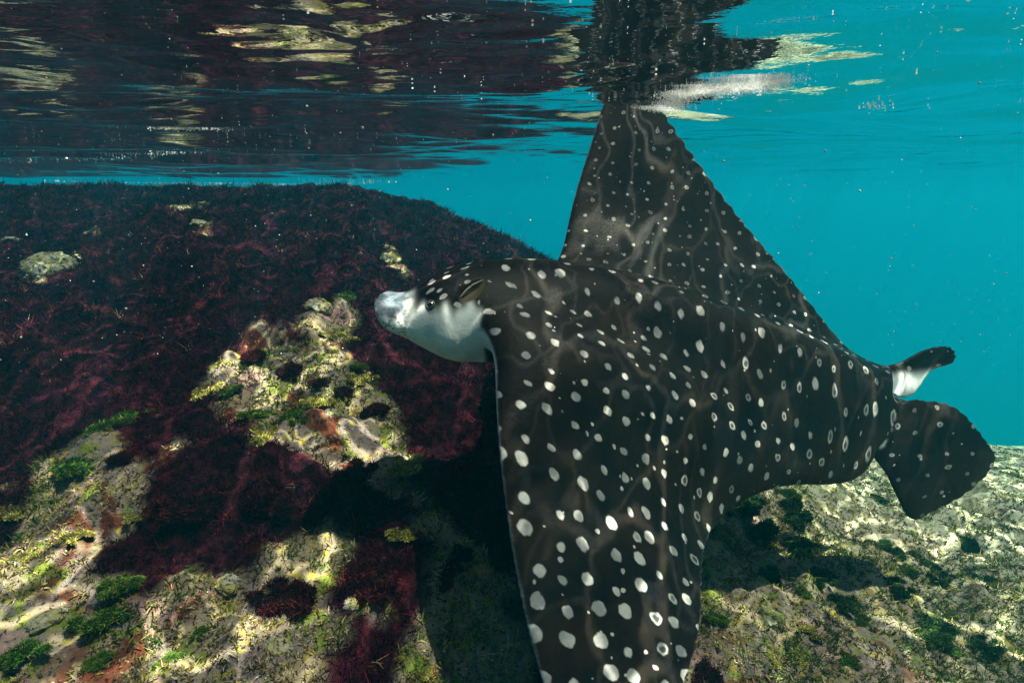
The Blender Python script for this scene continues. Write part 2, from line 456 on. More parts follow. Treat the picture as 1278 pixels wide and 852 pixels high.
KINDS = {
 'g': ("green_seaweed", green_v, "seaweed"), 'd': ("dark_green_seaweed", dk_v, "seaweed"),
 'r': ("maroon_seaweed", red_v, "seaweed"), 'y': ("yellow_algae_tuft", yel_v, "algae")}
for i, (kd, x, y, size, label, group) in enumerate(PLANTS):
    nm, meshes, cat = KINDS[kd]
    plant(nm, meshes, x, y, size, label, cat, group, i)

# encrusted stones: lumpy boulders half sunk in the reef
N = Nodes("stone_crust")
tc = N.n("NewGeometry"); pos = tc.outputs["Position"]
n1 = N.noise(pos, 22, 5, .65).outputs[0]; n2 = N.noise(pos, 75, 4, .7).outputs[0]; n3 = N.noise(N.vmath('ADD', pos, (4, 2, 9)), 13, 3, .6).outputs[0]
oi = N.n("ObjectInfo")
c = N.mix(N.step(n1, .38, .62), (.42,.40,.34), (.33,.28,.09))
c = N.mix(N.step(n3, .52, .64), c, (.13,.15,.05))
c = N.mix(N.step(n2, .58, .7), c, (.60,.58,.52))
c = N.mix(N.step(n2, .50, .38), c, (.03,.025,.015))
N.principled(c, 0.85, 0.04, N.bump(N.math('ADD', n1, n2), 0.8, 0.012))
STONE = N.m

def stone_mesh(seed, sharp=0.0):
    bm = bmesh.new(); bmesh.ops.create_icosphere(bm, subdivisions=4, radius=1.0)
    off = Vector((seed*3.1, seed*1.7, seed*2.3))
    for v in bm.verts:
        p = v.co.copy()
        d = 0.30*mnoise.noise(p*1.3+off) + 0.20*mnoise.noise(p*3.1+off) + 0.10*mnoise.noise(p*7+off) + 0.05*mnoise.noise(p*15+off)
        v.co = p*(1+d); v.co.z *= 0.6
    me = bpy.data.meshes.new("stone"); bm.to_mesh(me); bm.free()
    me.polygons.foreach_set("use_smooth", np.ones(len(me.polygons), bool)); me.materials.append(STONE)
    return me
stones_v = [stone_mesh(s) for s in (1, 2, 3, 4, 5)]
STONES = [
 (-1.855, 2.256, 0.226, 'large pale encrusted boulder in the far maroon weed', None),
 (-1.399, 2.566, 0.066, 'small pale stone alone in the far maroon weed', None),
 (-0.517, 2.358, 0.121, "pale green encrusted stone behind the ray's snout", None),
 (-2.003, 2.709, 0.077, 'pale stone beyond the large boulder', None),
 (-0.284, 0.856, 0.044, 'bluish white stone fragment on the dark weed', None),
 (-2.264, 2.577, 0.074, 'small encrusted stone behind the large boulder', None),
 (-1.816, 3.157, 0.162, 'encrusted rock at the top of the reef', None),
 (-0.601, 1.711, 0.098, 'encrusted rock at the top of the pale patch', None),
 (-0.432, 1.252, 0.047, 'bluish stone in the pale patch', None),
 (-0.386, 0.771, 0.055, 'mottled pale stone on the shaded slope', None),
 (1.028, 1.494, 0.085, 'white topped stone in the sunlit green weed', None),
 (-0.518, 0.873, 0.05, 'mottled stone half sunk in the pale slope', 'stones on the pale slope'),
 (-0.778, 0.794, 0.051, 'mottled stone half sunk in the pale slope', 'stones on the pale slope'),
 (1.066, 1.29, 0.092, 'yellowish stone half sunk in the sandy slope', 'stones on the sandy slope'),
 (0.601, 1.107, 0.063, 'yellowish stone half sunk in the sandy slope', 'stones on the sandy slope'),
 (1.545, 1.592, 0.091, 'yellowish stone half sunk in the sandy slope', 'stones on the sandy slope'),
]
for i, (x, y, size, label, group) in enumerate(STONES):
    o = bpy.data.objects.new("encrusted_stone", stones_v[i % 5])
    o.location = (x, y, float(height(np.array([x]), np.array([y]))[0])-size*0.04)
    o.scale = (size*0.5*(0.8+0.5*rng.random()), size*0.5*(0.8+0.4*rng.random()), size*0.5)
    o.rotation_euler = (rng.normal()*.2, rng.normal()*.2, rng.random()*6.28)
    link(o); tag(o, label, "stone", group)

# ---------------------------------------------------------------- eagle ray
def spline(t, p, q):
    """natural cubic through (t, p), sampled at q"""
    t = np.asarray(t, float); p = np.asarray(p, float); q = np.asarray(q, float)
    n = len(t); h = np.diff(t)
    A = np.zeros((n, n)); r = np.zeros((n, p.shape[1])); A[0, 0] = A[-1, -1] = 1
    for i in range(1, n-1):
        A[i, i-1] = h[i-1]; A[i, i] = 2*(h[i-1]+h[i]); A[i, i+1] = h[i]
        r[i] = 6*((p[i+1]-p[i])/h[i]-(p[i]-p[i-1])/h[i-1])
    M = np.linalg.solve(A, r)
    k = np.clip(np.searchsorted(t, q)-1, 0, n-2)
    a = (t[k+1]-q)[:, None]; b = (q-t[k])[:, None]; hh = h[k][:, None]
    return (M[k]*a**3+M[k+1]*b**3)/(6*hh) + (p[k]/hh-M[k]*hh/6)*a + (p[k+1]/hh-M[k+1]*hh/6)*b

# span station, leading edge xyz, trailing edge xyz, half thickness above, half thickness below
DISC = [
 (-1.0, 0.1052, 0.6, -0.9424, 0.1209, 0.605, -0.9627, 0.003, 0.0017),
 (-0.85, 0.0684, 0.625, -0.916, 0.2098, 0.665, -0.9619, 0.007, 0.0039),
 (-0.7, 0.0394, 0.665, -0.8645, 0.2759, 0.735, -0.9454, 0.012, 0.0066),
 (-0.55, 0.0084, 0.725, -0.7589, 0.3237, 0.82, -0.8964, 0.017, 0.0094),
 (-0.4, -0.0188, 0.8, -0.6129, 0.358, 0.92, -0.8481, 0.026, 0.0143),
 (-0.3, -0.0338, 0.86, -0.5083, 0.4347, 1.02, -0.825, 0.044, 0.0242),
 (-0.2, -0.0453, 0.93, -0.4391, 0.6159, 1.11, -0.8133, 0.066, 0.0363),
 (-0.11, -0.0831, 1.0, -0.4074, 0.8097, 1.18, -0.8293, 0.082, 0.0451),
 (0, -0.1452, 1.06, -0.4199, 0.925, 1.27, -0.6655, 0.085, 0.0468),
 (0.11, -0.0907, 1.16, -0.4115, 0.9579, 1.36, -0.6273, 0.08, 0.044),
 (0.22, -0.0159, 1.23, -0.3795, 0.9303, 1.4, -0.6181, 0.055, 0.0303),
 (0.35, 0.0603, 1.28, -0.3593, 0.8723, 1.42, -0.5716, 0.035, 0.0193),
 (0.5, 0.1146, 1.34, -0.2728, 0.7243, 1.46, -0.4068, 0.025, 0.0138),
 (0.65, 0.1607, 1.41, -0.1626, 0.5766, 1.5, -0.2405, 0.018, 0.0099),
 (0.8, 0.2104, 1.48, -0.0271, 0.4008, 1.55, -0.0131, 0.012, 0.0066),
 (0.92, 0.2555, 1.54, 0.0846, 0.3473, 1.58, 0.0959, 0.008, 0.0044),
 (1.0, 0.313, 1.6, 0.1913, 0.3288, 1.605, 0.1887, 0.003, 0.0017),
]
D = np.array(DISC, float)
ns, nt = 420, 70
qs = np.linspace(-1, 1, ns)
Lc = spline(D[:, 0], D[:, 1:4], qs); Tc = spline(D[:, 0], D[:, 4:7], qs)
bu = np.clip(spline(D[:, 0], D[:, 7:8], qs), .003, 1); bd = np.clip(spline(D[:, 0], D[:, 8:9], qs), .003, 1)
chord = Tc-Lc; mid = Lc+chord*0.4
span = np.gradient(mid, axis=0)
nrm = np.cross(chord, span); nrm /= np.linalg.norm(nrm, axis=1, keepdims=True)
for _ in range(25):
    nrm[1:-1] = (nrm[:-2]+2*nrm[1:-1]+nrm[2:])/4
nrm /= np.linalg.norm(nrm, axis=1, keepdims=True)
cl = np.linalg.norm(chord, axis=1)
arc = np.concatenate([[0], np.cumsum(np.linalg.norm(np.diff(mid, axis=0), axis=1))]); arc -= np.interp(0, qs, arc)
tt = 0.5-0.5*np.cos(np.linspace(0, np.pi, nt))
ex_ = (0.62-0.30*sstep(.30, .10, np.abs(qs)))[:, None]          # the trunk is blunt in front, the wings sharp
prof = tt[None, :]**ex_*(1-tt[None, :])**0.85; prof /= prof.max(1, keepdims=True)
edge = np.clip(np.sqrt(np.clip(tt*(1-tt), 0, 1))*6, 0, 1)*0.0032
scallop = 0.0105*np.where(qs > 0, 1.0, .3)*np.abs(np.sin(arc*np.pi/0.027))*sstep(0.22, 0.34, np.abs(qs)) + 0.0015*rng.random(ns)
cdir = chord/np.maximum(cl, 1e-6)[:, None]
def sheet(sign, bb):
    S = Lc[:, None, :] + chord[:, None, :]*tt[None, :, None]
    S = S + cdir[:, None, :]*(scallop[:, None]*sstep(0.9, 1.0, tt)[None, :])[..., None]
    # the wing membrane sags a little between leading edge and trailing edge
    camber = -0.08*np.minimum(cl, .5)*sstep(.35, .6, np.abs(qs))*np.where(qs < 0, 0, .8)
    S = S + nrm[:, None, :]*((sign*(bb*prof+edge[None, :])) + camber[:, None]*(4*tt*(1-tt))[None, :]*0.5)[..., None]
    return S
up = sheet(1, bu); dn = sheet(-1, bd)
V = np.concatenate([up.reshape(-1, 3), dn.reshape(-1, 3)])
i = np.arange(ns*nt).reshape(ns, nt)
f_up = np.stack([i[:-1,:-1], i[1:,:-1], i[1:,1:], i[:-1,1:]], -1).reshape(-1, 4)[:, ::-1]
f_dn = f_up[:, ::-1] + ns*nt
caps = []
for e, fl in ((0, False), (ns-1, True)):
    q = np.stack([i[e, :-1], i[e, 1:], i[e, 1:]+ns*nt, i[e, :-1]+ns*nt], -1); caps.append(q[:, ::-1] if fl else q)
for e, fl in ((0, True), (nt-1, False)):
    q = np.stack([i[:-1, e], i[1:, e], i[1:, e]+ns*nt, i[:-1, e]+ns*nt], -1); caps.append(q[:, ::-1] if fl else q)
rest_up = np.stack([np.broadcast_to(arc[:, None], (ns, nt)), 0.0+tt[None, :]*cl[:, None]+(Lc[:, 0]-Lc[ns//2, 0])[:, None]*0.6, np.zeros((ns, nt))], -1)
rest_dn = rest_up.copy(); rest_dn[..., 2] = 1.0
pieces = [(V, [f_up, f_dn]+caps, np.concatenate([rest_up.reshape(-1, 3), rest_dn.reshape(-1, 3)]))]

# head: cross sections from the neck to the upturned bill: centre xyz, half height, half width
HEAD = np.array([
 (0.8734, 1.28, -0.6651, 0.0769, 0.04),
 (0.6939, 1.245, -0.6151, 0.1121, 0.07),
 (0.4671, 1.205, -0.5435, 0.1273, 0.095),
 (0.2766, 1.17, -0.4791, 0.1218, 0.115),
 (0.1253, 1.13, -0.4398, 0.1153, 0.12),
 (0.0176, 1.1, -0.4185, 0.1066, 0.12),
 (-0.0424, 1.08, -0.4151, 0.1007, 0.12),
 (-0.0998, 1.055, -0.4128, 0.0875, 0.115),
 (-0.1347, 1.04, -0.4093, 0.074, 0.1),
 (-0.1611, 1.025, -0.4073, 0.0577, 0.085),
 (-0.1823, 1.01, -0.4054, 0.042, 0.075),
 (-0.1994, 1.0, -0.4032, 0.0326, 0.072),
 (-0.2145, 0.99, -0.396, 0.0256, 0.066),
 (-0.2257, 0.985, -0.3847, 0.0181, 0.054),
 (-0.2311, 0.98, -0.3748, 0.0111, 0.036),
])
nh, na = 150, 56
th = np.linspace(0, 1, len(HEAD)); qh = np.linspace(0, 1, nh)
Hs = spline(th, HEAD, qh); Hs[:, 3:] = np.clip(Hs[:, 3:], .003, 1)
ang = np.linspace(0, 2*np.pi, na, endpoint=False)
HV = []; HRest = []; HEAD_SPLIT = Hs[:, 0] < -0.08
side_dir = np.array([0.12, 1.0, 0.05]); side_dir /= np.linalg.norm(side_dir)
for k in range(nh):
    c0 = Hs[k, :3]; hh, hw = Hs[k, 3:5]
    ca, sa = np.cos(ang), np.sin(ang)
    ex = 0.85 if HEAD_SPLIT[k] else 1.0
    w_ = np.sign(ca)*np.abs(ca)**ex*hw; h_ = np.sign(sa)*np.abs(sa)**ex*hh
    HV.append(c0+np.outer(w_, side_dir)+np.outer(h_, np.array([0, 0, 1.0])))
    a_ = (ang-np.pi/2+np.pi) % (2*np.pi)-np.pi                 # 0 on the crown
    HRest.append(np.stack([-a_*(hw+hh)*0.5, np.full(na, c0[0]), np.zeros(na)], -1))
HV = np.concatenate(HV); HRest = np.concatenate(HRest)
j = np.arange(nh*na).reshape(nh, na); j2 = np.roll(j, -1, axis=1)
hf = np.stack([j[:-1], j2[:-1], j2[1:], j[1:]], -1).reshape(-1, 4)
capA = np.array([j[0][::-1]]); capB = np.array([j[-1]])
pieces.append((HV, [hf, capA, capB], HRest))

def fin(outline, thick, ntimes, shift):
    """a rounded, slightly cupped fin from a closed 3-D outline"""
    o = np.array(outline, float); n = len(o)
    t = np.arange(n+1); q = np.linspace(0, n, ntimes, endpoint=False)
    oo = np.concatenate([o[-2:], o, o[:3]]); tt_ = np.arange(-2, n+3)
    r = spline(tt_, oo, q)
    c = r.mean(0); nr = np.zeros(3)
    r = c+(r-c)*(1+0.03*np.abs(np.sin(np.arange(ntimes)*np.pi/3.0))[:, None]*(r[:, :1] > c[0]))
    for a, b in zip(r, np.roll(r, -1, 0)): nr += np.cross(a-c, b-c)
    nr /= np.linalg.norm(nr)
    rings = 10; V = [];
    for sgn in (1, -1):
        for k in range(rings+1):
            s = k/rings
            V.append(c+(r-c)*s + nr*(sgn*thick*max(.18, np.sqrt(max(0, 1-s**2.2))) - 0.25*thick*s*s))
    V = np.concatenate(V); m = ntimes
    I = np.arange(2*(rings+1)*m).reshape(2*(rings+1), m); I2 = np.roll(I, -1, 1)
    F = []
    for a in range(rings): F.append(np.stack([I[a], I2[a], I2[a+1], I[a+1]], -1)[:, ::-1])
    for a in range(rings+1, 2*rings+1): F.append(np.stack([I[a], I2[a], I2[a+1], I[a+1]], -1))
    F.append(np.stack([I[rings], I2[rings], I2[2*rings+1], I[2*rings+1]], -1)[:, ::-1])
    rest = np.stack([(V[:, 2]-c[2])*0.9+shift, V[:, 0]*0.75+shift*3, np.zeros(len(V))], -1)
    return V, F, rest
pieces.append(fin([(0.8447, 1.22, -0.7777), (0.8791, 1.2, -0.8338), (0.9476, 1.19, -0.9399), (1.019, 1.21, -0.9371), (1.1048, 1.23, -0.9012), (1.1754, 1.25, -0.8344), (1.1669, 1.26, -0.7923), (1.1325, 1.27, -0.7483), (1.0732, 1.28, -0.696), (0.9919, 1.28, -0.6774), (0.902, 1.26, -0.6821)], .011, 90, 2.31))
pieces.append(fin([(0.8518, 1.36, -0.5977), (0.9592, 1.38, -0.6185), (1.0507, 1.4, -0.5921), (1.1256, 1.42, -0.5803), (1.1657, 1.43, -0.5961), (1.1598, 1.42, -0.6263), (1.095, 1.4, -0.6399), (1.0529, 1.38, -0.6816), (0.9991, 1.36, -0.7007), (0.9228, 1.34, -0.6761), (0.8649, 1.34, -0.6548)], .008, 70, 3.07))
# tail stub leaving between the pelvic fins
TAIL = np.array([(0.8256, 1.3, -0.6557), (0.9432, 1.32, -0.6944), (1.0525, 1.35, -0.7385), (1.1562, 1.38, -0.7844), (1.2405, 1.42, -0.8366)])
TV = []
for k, p in enumerate(TAIL):
    r_ = 0.022*(1-0.75*k/(len(TAIL)-1))
    TV.append(p+np.stack([0*ang, np.cos(ang)*r_, np.sin(ang)*r_], -1))
TV = np.concatenate(TV); j = np.arange(len(TAIL)*na).reshape(len(TAIL), na); j2 = np.roll(j, -1, 1)
pieces.append((TV, [np.stack([j[:-1], j[1:], j2[1:], j2[:-1]], -1).reshape(-1, 4), np.array([j[0]]), np.array([j[-1][::-1]])], np.tile([4., 0., 0.], (len(TV), 1))))

# weld the shells into one skin
bm = bmesh.new()
src_v = []; src_f = []; src_rest = []; o = 0
for v, fs, rs in pieces:
    src_v.append(v); src_rest.append(rs)
    for f in fs:
        if f.shape[1] == 4: src_f += [tuple(int(a)+o for a in q) for q in f]
    o += len(v)
src_v = np.concatenate(src_v); src_rest = np.concatenate(src_rest)
o = 0; F3 = []; 
tmp_v = []; tmp_faces = []
for v, fs, rs in pieces:
    for f in fs: tmp_faces += [[int(a)+o for a in q] for q in f]
    o += len(v)
tmp = bpy.data.meshes.new("tmp"); tmp.from_pydata([tuple(a) for a in src_v], [], tmp_faces); tmp.update()
bm.from_mesh(tmp); bmesh.ops.remove_doubles(bm, verts=bm.verts, dist=0.00002); bm.to_mesh(tmp); bm.free()
tob = bpy.data.objects.new("tmp", tmp); col.objects.link(tob)
md = tob.modifiers.new("r", 'REMESH'); md.mode = 'VOXEL'; md.voxel_size = 0.0033
dg = bpy.context.evaluated_depsgraph_get()
body_me = bpy.data.meshes.new_from_object(tob.evaluated_get(dg))
bpy.data.objects.remove(tob); bpy.data.meshes.remove(tmp)
nv = len(body_me.vertices)
co = np.empty(nv*3, np.float32); body_me.vertices.foreach_get("co", co); co = co.reshape(-1, 3).astype(float)
ed = np.empty(len(body_me.edges)*2, np.int32); body_me.edges.foreach_get("vertices", ed); ed = ed.reshape(-1, 2)
deg = np.bincount(ed.ravel(), minlength=nv)[:, None]
def lap(c, lam):
    s = np.zeros_like(c)
    for a in range(3):
        s[:, a] = np.bincount(ed[:, 0], c[ed[:, 1], a], nv)+np.bincount(ed[:, 1], c[ed[:, 0], a], nv)
    return c+lam*(s/np.maximum(deg, 1)-c)
neck = np.array((-0.0297, 1.07, -0.4347))
blend = np.exp(-((co[:, 2]-(-0.37-0.27*co[:, 0]))/0.13)**2)*sstep(-.10, .0, co[:, 0])*sstep(.98, .85, co[:, 0])*sstep(1.5, 1.3, co[:, 1])
for _ in range(14):                      # Taubin smoothing keeps the volume
    co = lap(co, 0.6); co = lap(co, -0.62)
for _ in range(380):                     # extra blending where head, shoulders and fins join
    c2 = lap(co, 0.9); co = co+(c2-co)*blend[:, None]
# spiracle pit behind the eye
SP = np.array((-0.0656, 0.97, -0.3514)); SPA = np.array((0.0408, 0.0, 0.029)); SPA = SPA/np.linalg.norm(SPA)
body_me.vertices.foreach_set("co", co.astype(np.float32).ravel()); body_me.update()
vn = np.empty(nv*3, np.float32); body_me.vertices.foreach_get("normal", vn); vn = vn.reshape(-1, 3)
bvb = BVHTree.FromPolygons([Vector(c) for c in co], [tuple(p.vertices) for p in body_me.polygons])
def on_skin(p):
    l, n, _, _ = bvb.find_nearest(Vector(p)); return np.array(l), np.array(n)
sp, spn = on_skin(SP)
ax = SPA-spn*np.dot(SPA, spn); ax /= np.linalg.norm(ax); ay = np.cross(spn, ax)
if ay[2] < 0: ay = -ay
dv = co-sp; ea = dv@ax; eb = dv@ay; en = np.abs(dv@spn)
rr = np.sqrt((ea/0.036)**2+((eb-0.25*ea)/0.017)**2)
pit = np.clip(1-rr, 0, 1)*(en < .03)
spir = sstep(1.0, .75, rr)*(en < .03)
spir_deep = sstep(0.0, 0.012, eb-0.25*ea+0.002)*spir
co = co - vn*(0.016*sstep(0, .7, pit)*(0.5+0.5*spir_deep))[:, None]
body_me.vertices.foreach_set("co", co.astype(np.float32).ravel()); body_me.update()

# carry rest coordinates and colouring over from the shells
sv_ = [Vector(v) for v in src_v]
sf = np.array(src_f); tri = np.concatenate([sf[:, [0, 1, 2]], sf[:, [0, 2, 3]]])
nd_ = len(pieces[0][0]); nh_ = nd_+len(pieces[1][0]); nup = ns*nt
trunk_t = (tri[:, 0] >= nd_) & (tri[:, 0] < nh_)
T_all = tri; T_up = tri[tri.max(1) < nup]
bvh_all = BVHTree.FromPolygons(sv_, T_all.tolist()); bvh_up = BVHTree.FromPolygons(sv_, T_up.tolist())
on_trunk = np.zeros(nv); loc = np.zeros((nv, 3)); tv = np.zeros((nv, 3), int)
for k in range(nv):
    l, n, fi, d = bvh_all.find_nearest(co[k]); vi = T_all[fi]
    if nd_ <= vi[0] < nh_: on_trunk[k] = 1
    if nd_ <= vi[0] < nh_ and co[k, 0] > -0.05:      # on the trunk the pattern runs on from the disc
        l, n, fi, d = bvh_up.find_nearest(co[k]); vi = T_up[fi]
    loc[k] = l; tv[k] = vi
A_, B_, C_ = src_v[tv[:, 0]], src_v[tv[:, 1]], src_v[tv[:, 2]]
v0, v1, v2 = B_-A_, C_-A_, loc-A_
d00 = (v0*v0).sum(1); d01 = (v0*v1).sum(1); d11 = (v1*v1).sum(1); d20 = (v2*v0).sum(1); d21 = (v2*v1).sum(1)
den = d00*d11-d01*d01; den[np.abs(den) < 1e-16] = 1e-16
bw = np.clip((d11*d20-d01*d21)/den, 0, 1); cw = np.clip((d00*d21-d01*d20)/den, 0, 1)
rest = src_rest[tv[:, 0]]*(1-bw-cw)[:, None]+src_rest[tv[:, 1]]*bw[:, None]+src_rest[tv[:, 2]]*cw[:, None]
piece_of = np.searchsorted(np.cumsum([len(p[0]) for p in pieces]), tv[:, 0], side='right')
body_me.vertices.foreach_get("normal", vnb := np.empty(nv*3, np.float32)); vnb = vnb.reshape(-1, 3)
ventral = np.where(piece_of == 0, sstep(.55, 1.0, rest[:, 2]), 0.0)
# head: white below a line running from the bill past the eye to the wing root
EYE = np.array((-0.1438, 0.92, -0.365))
hx = co[:, 0]-EYE[0]; hz = co[:, 2]-EYE[2]
wob = 0.006*np.sin(hx*160)+0.004*np.sin(hx*310+1)
low = sstep(-0.012, -0.036, hz+wob-0.05*np.clip(hx, 0, 1))
front = sstep(-0.020, -0.042, hx+0.25*hz+wob)
xlim = -0.100+0.085*np.sqrt(np.clip(-hz/0.10, 0, 1))
ventral = np.where(piece_of == 1, np.maximum(low, front)*sstep(.012, -.004, co[:, 0]-xlim), ventral)
white_fin = np.where(piece_of == 3, sstep(-0.6273, -0.6530, co[:, 2]), 0)
ventral = np.maximum(ventral, white_fin)
for _ in range(3):
    s = np.bincount(ed[:, 0], ventral[ed[:, 1]], nv)+np.bincount(ed[:, 1], ventral[ed[:, 0]], nv)
    ventral = 0.4*ventral+0.6*s/np.maximum(deg[:, 0], 1)
bill = np.where(piece_of == 1, sstep(-0.016, -0.05, hx), 0)
set_attr(body_me, "rest", np.c_[rest[:, 0], rest[:, 1], np.zeros(nv)], 'FLOAT_VECTOR')
set_attr(body_me, "seam", on_trunk*np.exp(-((co[:, 0]+.05)/.006)**2));
set_attr(body_me, "bill_top", bill*sstep(-.042, -.026, hz+0.25*(hx+.06)+wob));
set_attr(body_me, "ventral", ventral); set_attr(body_me, "bill", bill)
set_attr(body_me, "spiracle", spir); set_attr(body_me, "spiracle_deep", spir_deep)
set_attr(body_me, "head", (piece_of == 1).astype(float))
set_attr(body_me, "along", sstep(0.15, 0.95, co[:, 0]))
body_me.polygons.foreach_set("use_smooth", np.ones(len(body_me.polygons), bool))

N = Nodes("ray_skin")
rv = N.attr("rest", 1); ve = N.attr("ventral"); al = N.attr("along"); hd = N.attr("head"); bl = N.attr("bill")
geo = N.n("NewGeometry"); pos = geo.outputs["Position"]
wob = N.noise(rv, 70, 1, .5).outputs[1]
rw = N.vmath('ADD', rv, N.vmath('SCALE', N.vmath('SUBTRACT', wob, (.5, .5, .5)), 0.008))
rx = N.n("SeparateXYZ"); N.put(rx.inputs[0], rv)
farw = N.step(rx.outputs[0], .14, .30)
size_k = N.math('MULTIPLY', N.step(rx.outputs[0], -.20, -.50, 1.0, 1.45), N.math('SUBTRACT', 1.0, N.math('MULTIPLY', farw, .40)))
def spots(scale, rmin, rmax, rnd, ringy, offset):
    sx = N.vmath('MULTIPLY', N.vmath('ADD', rw, offset), (scale, scale*0.86, 0.0))
    vo = N.n("TexVoronoi", _voronoi_dimensions='2D', _feature='F1'); N.put(vo.inputs["Vector"], sx)
    vo.inputs["Scale"].default_value = 1.0; vo.inputs["Randomness"].default_value = rnd
    sep = N.n("SeparateColor"); N.put(sep.inputs[0], vo.outputs["Color"])
    rad = N.math('MULTIPLY', N.step(sep.outputs[0], 0, 1, rmin, rmax), size_k)
    d = vo.outputs["Distance"]
    fill = N.step(N.math('SUBTRACT', d, rad), .045, -.030)
    if ringy:
        want = N.step(N.math('ADD', sep.outputs[1], N.math('MAXIMUM', N.math('MULTIPLY', al, 1.0), N.math('MULTIPLY', farw, .65))), .95, 1.02)
        hole = N.step(N.math('SUBTRACT', d, N.math('MULTIPLY', rad, 0.60)), .035, -.035)
        fill = N.math('MULTIPLY', fill, N.math('SUBTRACT', 1.0, N.math('MULTIPLY', N.math('MULTIPLY', hole, want), .8)))
    gate = sep.outputs[2]
    return fill, gate
big, g1 = spots(22.5, .098, .165, .46, True, (0, 0, 0))
big = N.math('MULTIPLY', big, N.math('SUBTRACT', 1.0, hd))
small, g2 = spots(36.0, .03, .10, .95, False, (3.3, 1.2, 0))
small = N.math('MULTIPLY', small, N.step(g2, .80, .81))
small = N.math('MULTIPLY', small, N.math('SUBTRACT', 1.0, hd))
hspot, g3 = spots(38.0, .12, .20, .7, False, (1.3, 2.2, 0))
hspot = N.math('MULTIPLY', N.math('MULTIPLY', hspot, hd), N.step(g3, .25, .26))
sp_all = N.math('MAXIMUM', N.math('MAXIMUM', big, small), hspot)
sp_all = N.math('MULTIPLY', sp_all, N.step(N.attr('seam'), .5, .15))
skin_n = N.noise(pos, 11, 7, .68).outputs[0]; fine = N.noise(pos, 240, 3, .6).outputs[0]
dark = N.mix(N.step(skin_n, .34, .68), (.0026,.0034,.0052), (.016,.0120,.0095))
spotc = N.mix(fine, (.36,.36,.35), (.54,.52,.49))
spotc = N.mix(N.step(N.noise(rv, 26, 2, .5).outputs[0], .35, .65), N.vmath('MULTIPLY', spotc, (.50, .54, .58)), spotc)
c = N.mix(sp_all, dark, spotc)
belly = N.mix(N.step(N.noise(pos, 30, 3, .6).outputs[0], .4, .7), (.78,.82,.82), (.62,.68,.70))
speck = N.step(N.noise(pos, 160, 3, .7).outputs[0], .50, .60)
bellyb = N.mix(N.math('MULTIPLY', N.attr("bill_top"), .92), belly, (.075,.105,.14))
bellyb = N.mix(N.math('MULTIPLY', N.math('MULTIPLY', bl, speck), .75), bellyb, (.05,.08,.12))
c = N.mix(N.math('MULTIPLY', ve, 1.0), c, bellyb)
spn_ = N.attr("spiracle"); spd_ = N.attr("spiracle_deep")
c = N.mix(spn_, c, N.mix(fine, (.05,.042,.022), (.11,.095,.055)))
c = N.mix(spd_, c, (.004,.004,.005))
N.principled(c, N.math('ADD', 0.40, N.math('MULTIPLY', skin_n, 0.2)), 0.085, N.bump(N.math('ADD', N.math('MULTIPLY', skin_n, .5), N.math('MULTIPLY', fine, .06)), 0.5, 0.012))
body_me.materials.clear(); body_me.materials.append(N.m)

ray = bpy.data.objects.new("eagle_ray", None); ray.empty_display_size = 0.1
ray.location = tuple((-0.0297, 1.07, -0.4347)); link(ray)
tag(ray, "large dark eagle ray covered in white spots, one wing breaking the surface", "ray")
def ray_part(name, me):
    o = bpy.data.objects.new(name, me); link(o, ray)
    o.matrix_parent_inverse.identity(); o.location = -ray.location
    return o
body_me.name = "body"
body = ray_part("body", body_me)

def plain(name, colr, rough, spec=.5):
    N = Nodes(name)
    g = N.n("NewGeometry"); n = N.noise(g.outputs["Position"], 400, 3, .6).outputs[0]
    N.principled(N.mix(n, tuple(a*.75 for a in colr), colr), rough, spec); return N.m
ep, en_ = on_skin(EYE)
def lens_mesh(name, centre, n, r, depth, mat, slit=1.0):
    bm = bmesh.new(); bmesh.ops.create_uvsphere(bm, u_segments=24, v_segments=14, radius=1.0)
    q = Vector(n).to_track_quat('Z', 'Y')
    for v in bm.verts:
        v.co = q @ Vector((v.co.x*r, v.co.y*r*slit, v.co.z*depth)) + Vector(centre)
    me = bpy.data.meshes.new(name); bm.to_mesh(me); bm.free()
    me.polygons.foreach_set("use_smooth", np.ones(len(me.polygons), bool)); me.materials.append(mat); return me
def torus_mesh(name, centre, n, r, tube, mat, slit=1.0):
    q = Vector(n).to_track_quat('Z', 'Y'); U, W = 36, 10
    V = [q @ Vector(((r+tube*math.cos(b))*math.cos(a), (r+tube*math.cos(b))*math.sin(a)*slit, tube*math.sin(b)))+Vector(centre)
         for a in np.linspace(0, 2*np.pi, U, endpoint=False) for b in np.linspace(0, 2*np.pi, W, endpoint=False)]
    F = [(a*W+b, ((a+1)%U)*W+b, ((a+1)%U)*W+(b+1)%W, a*W+(b+1)%W) for a in range(U) for b in range(W)]
    me = bpy.data.meshes.new(name); me.from_pydata(V, [], F); me.update()
    me.polygons.foreach_set("use_smooth", np.ones(len(me.polygons), bool)); me.materials.append(mat); return me
eye = ray_part("eye", lens_mesh("eye", ep-en_*.001, en_, .0066, .0040, plain("iris", (.05,.06,.07), .15)))
pupil = bpy.data.objects.new("pupil", lens_mesh("pupil", ep+en_*.0017, en_, .0042, .0019, plain("pupil", (.003,.003,.004), .05), .7)); link(pupil, eye)
lid = bpy.data.objects.new("eyelid", torus_mesh("eyelid", ep+en_*.0003, en_, .0070, .0014, plain("lid", (.03,.035,.04), .5))); link(lid, eye)
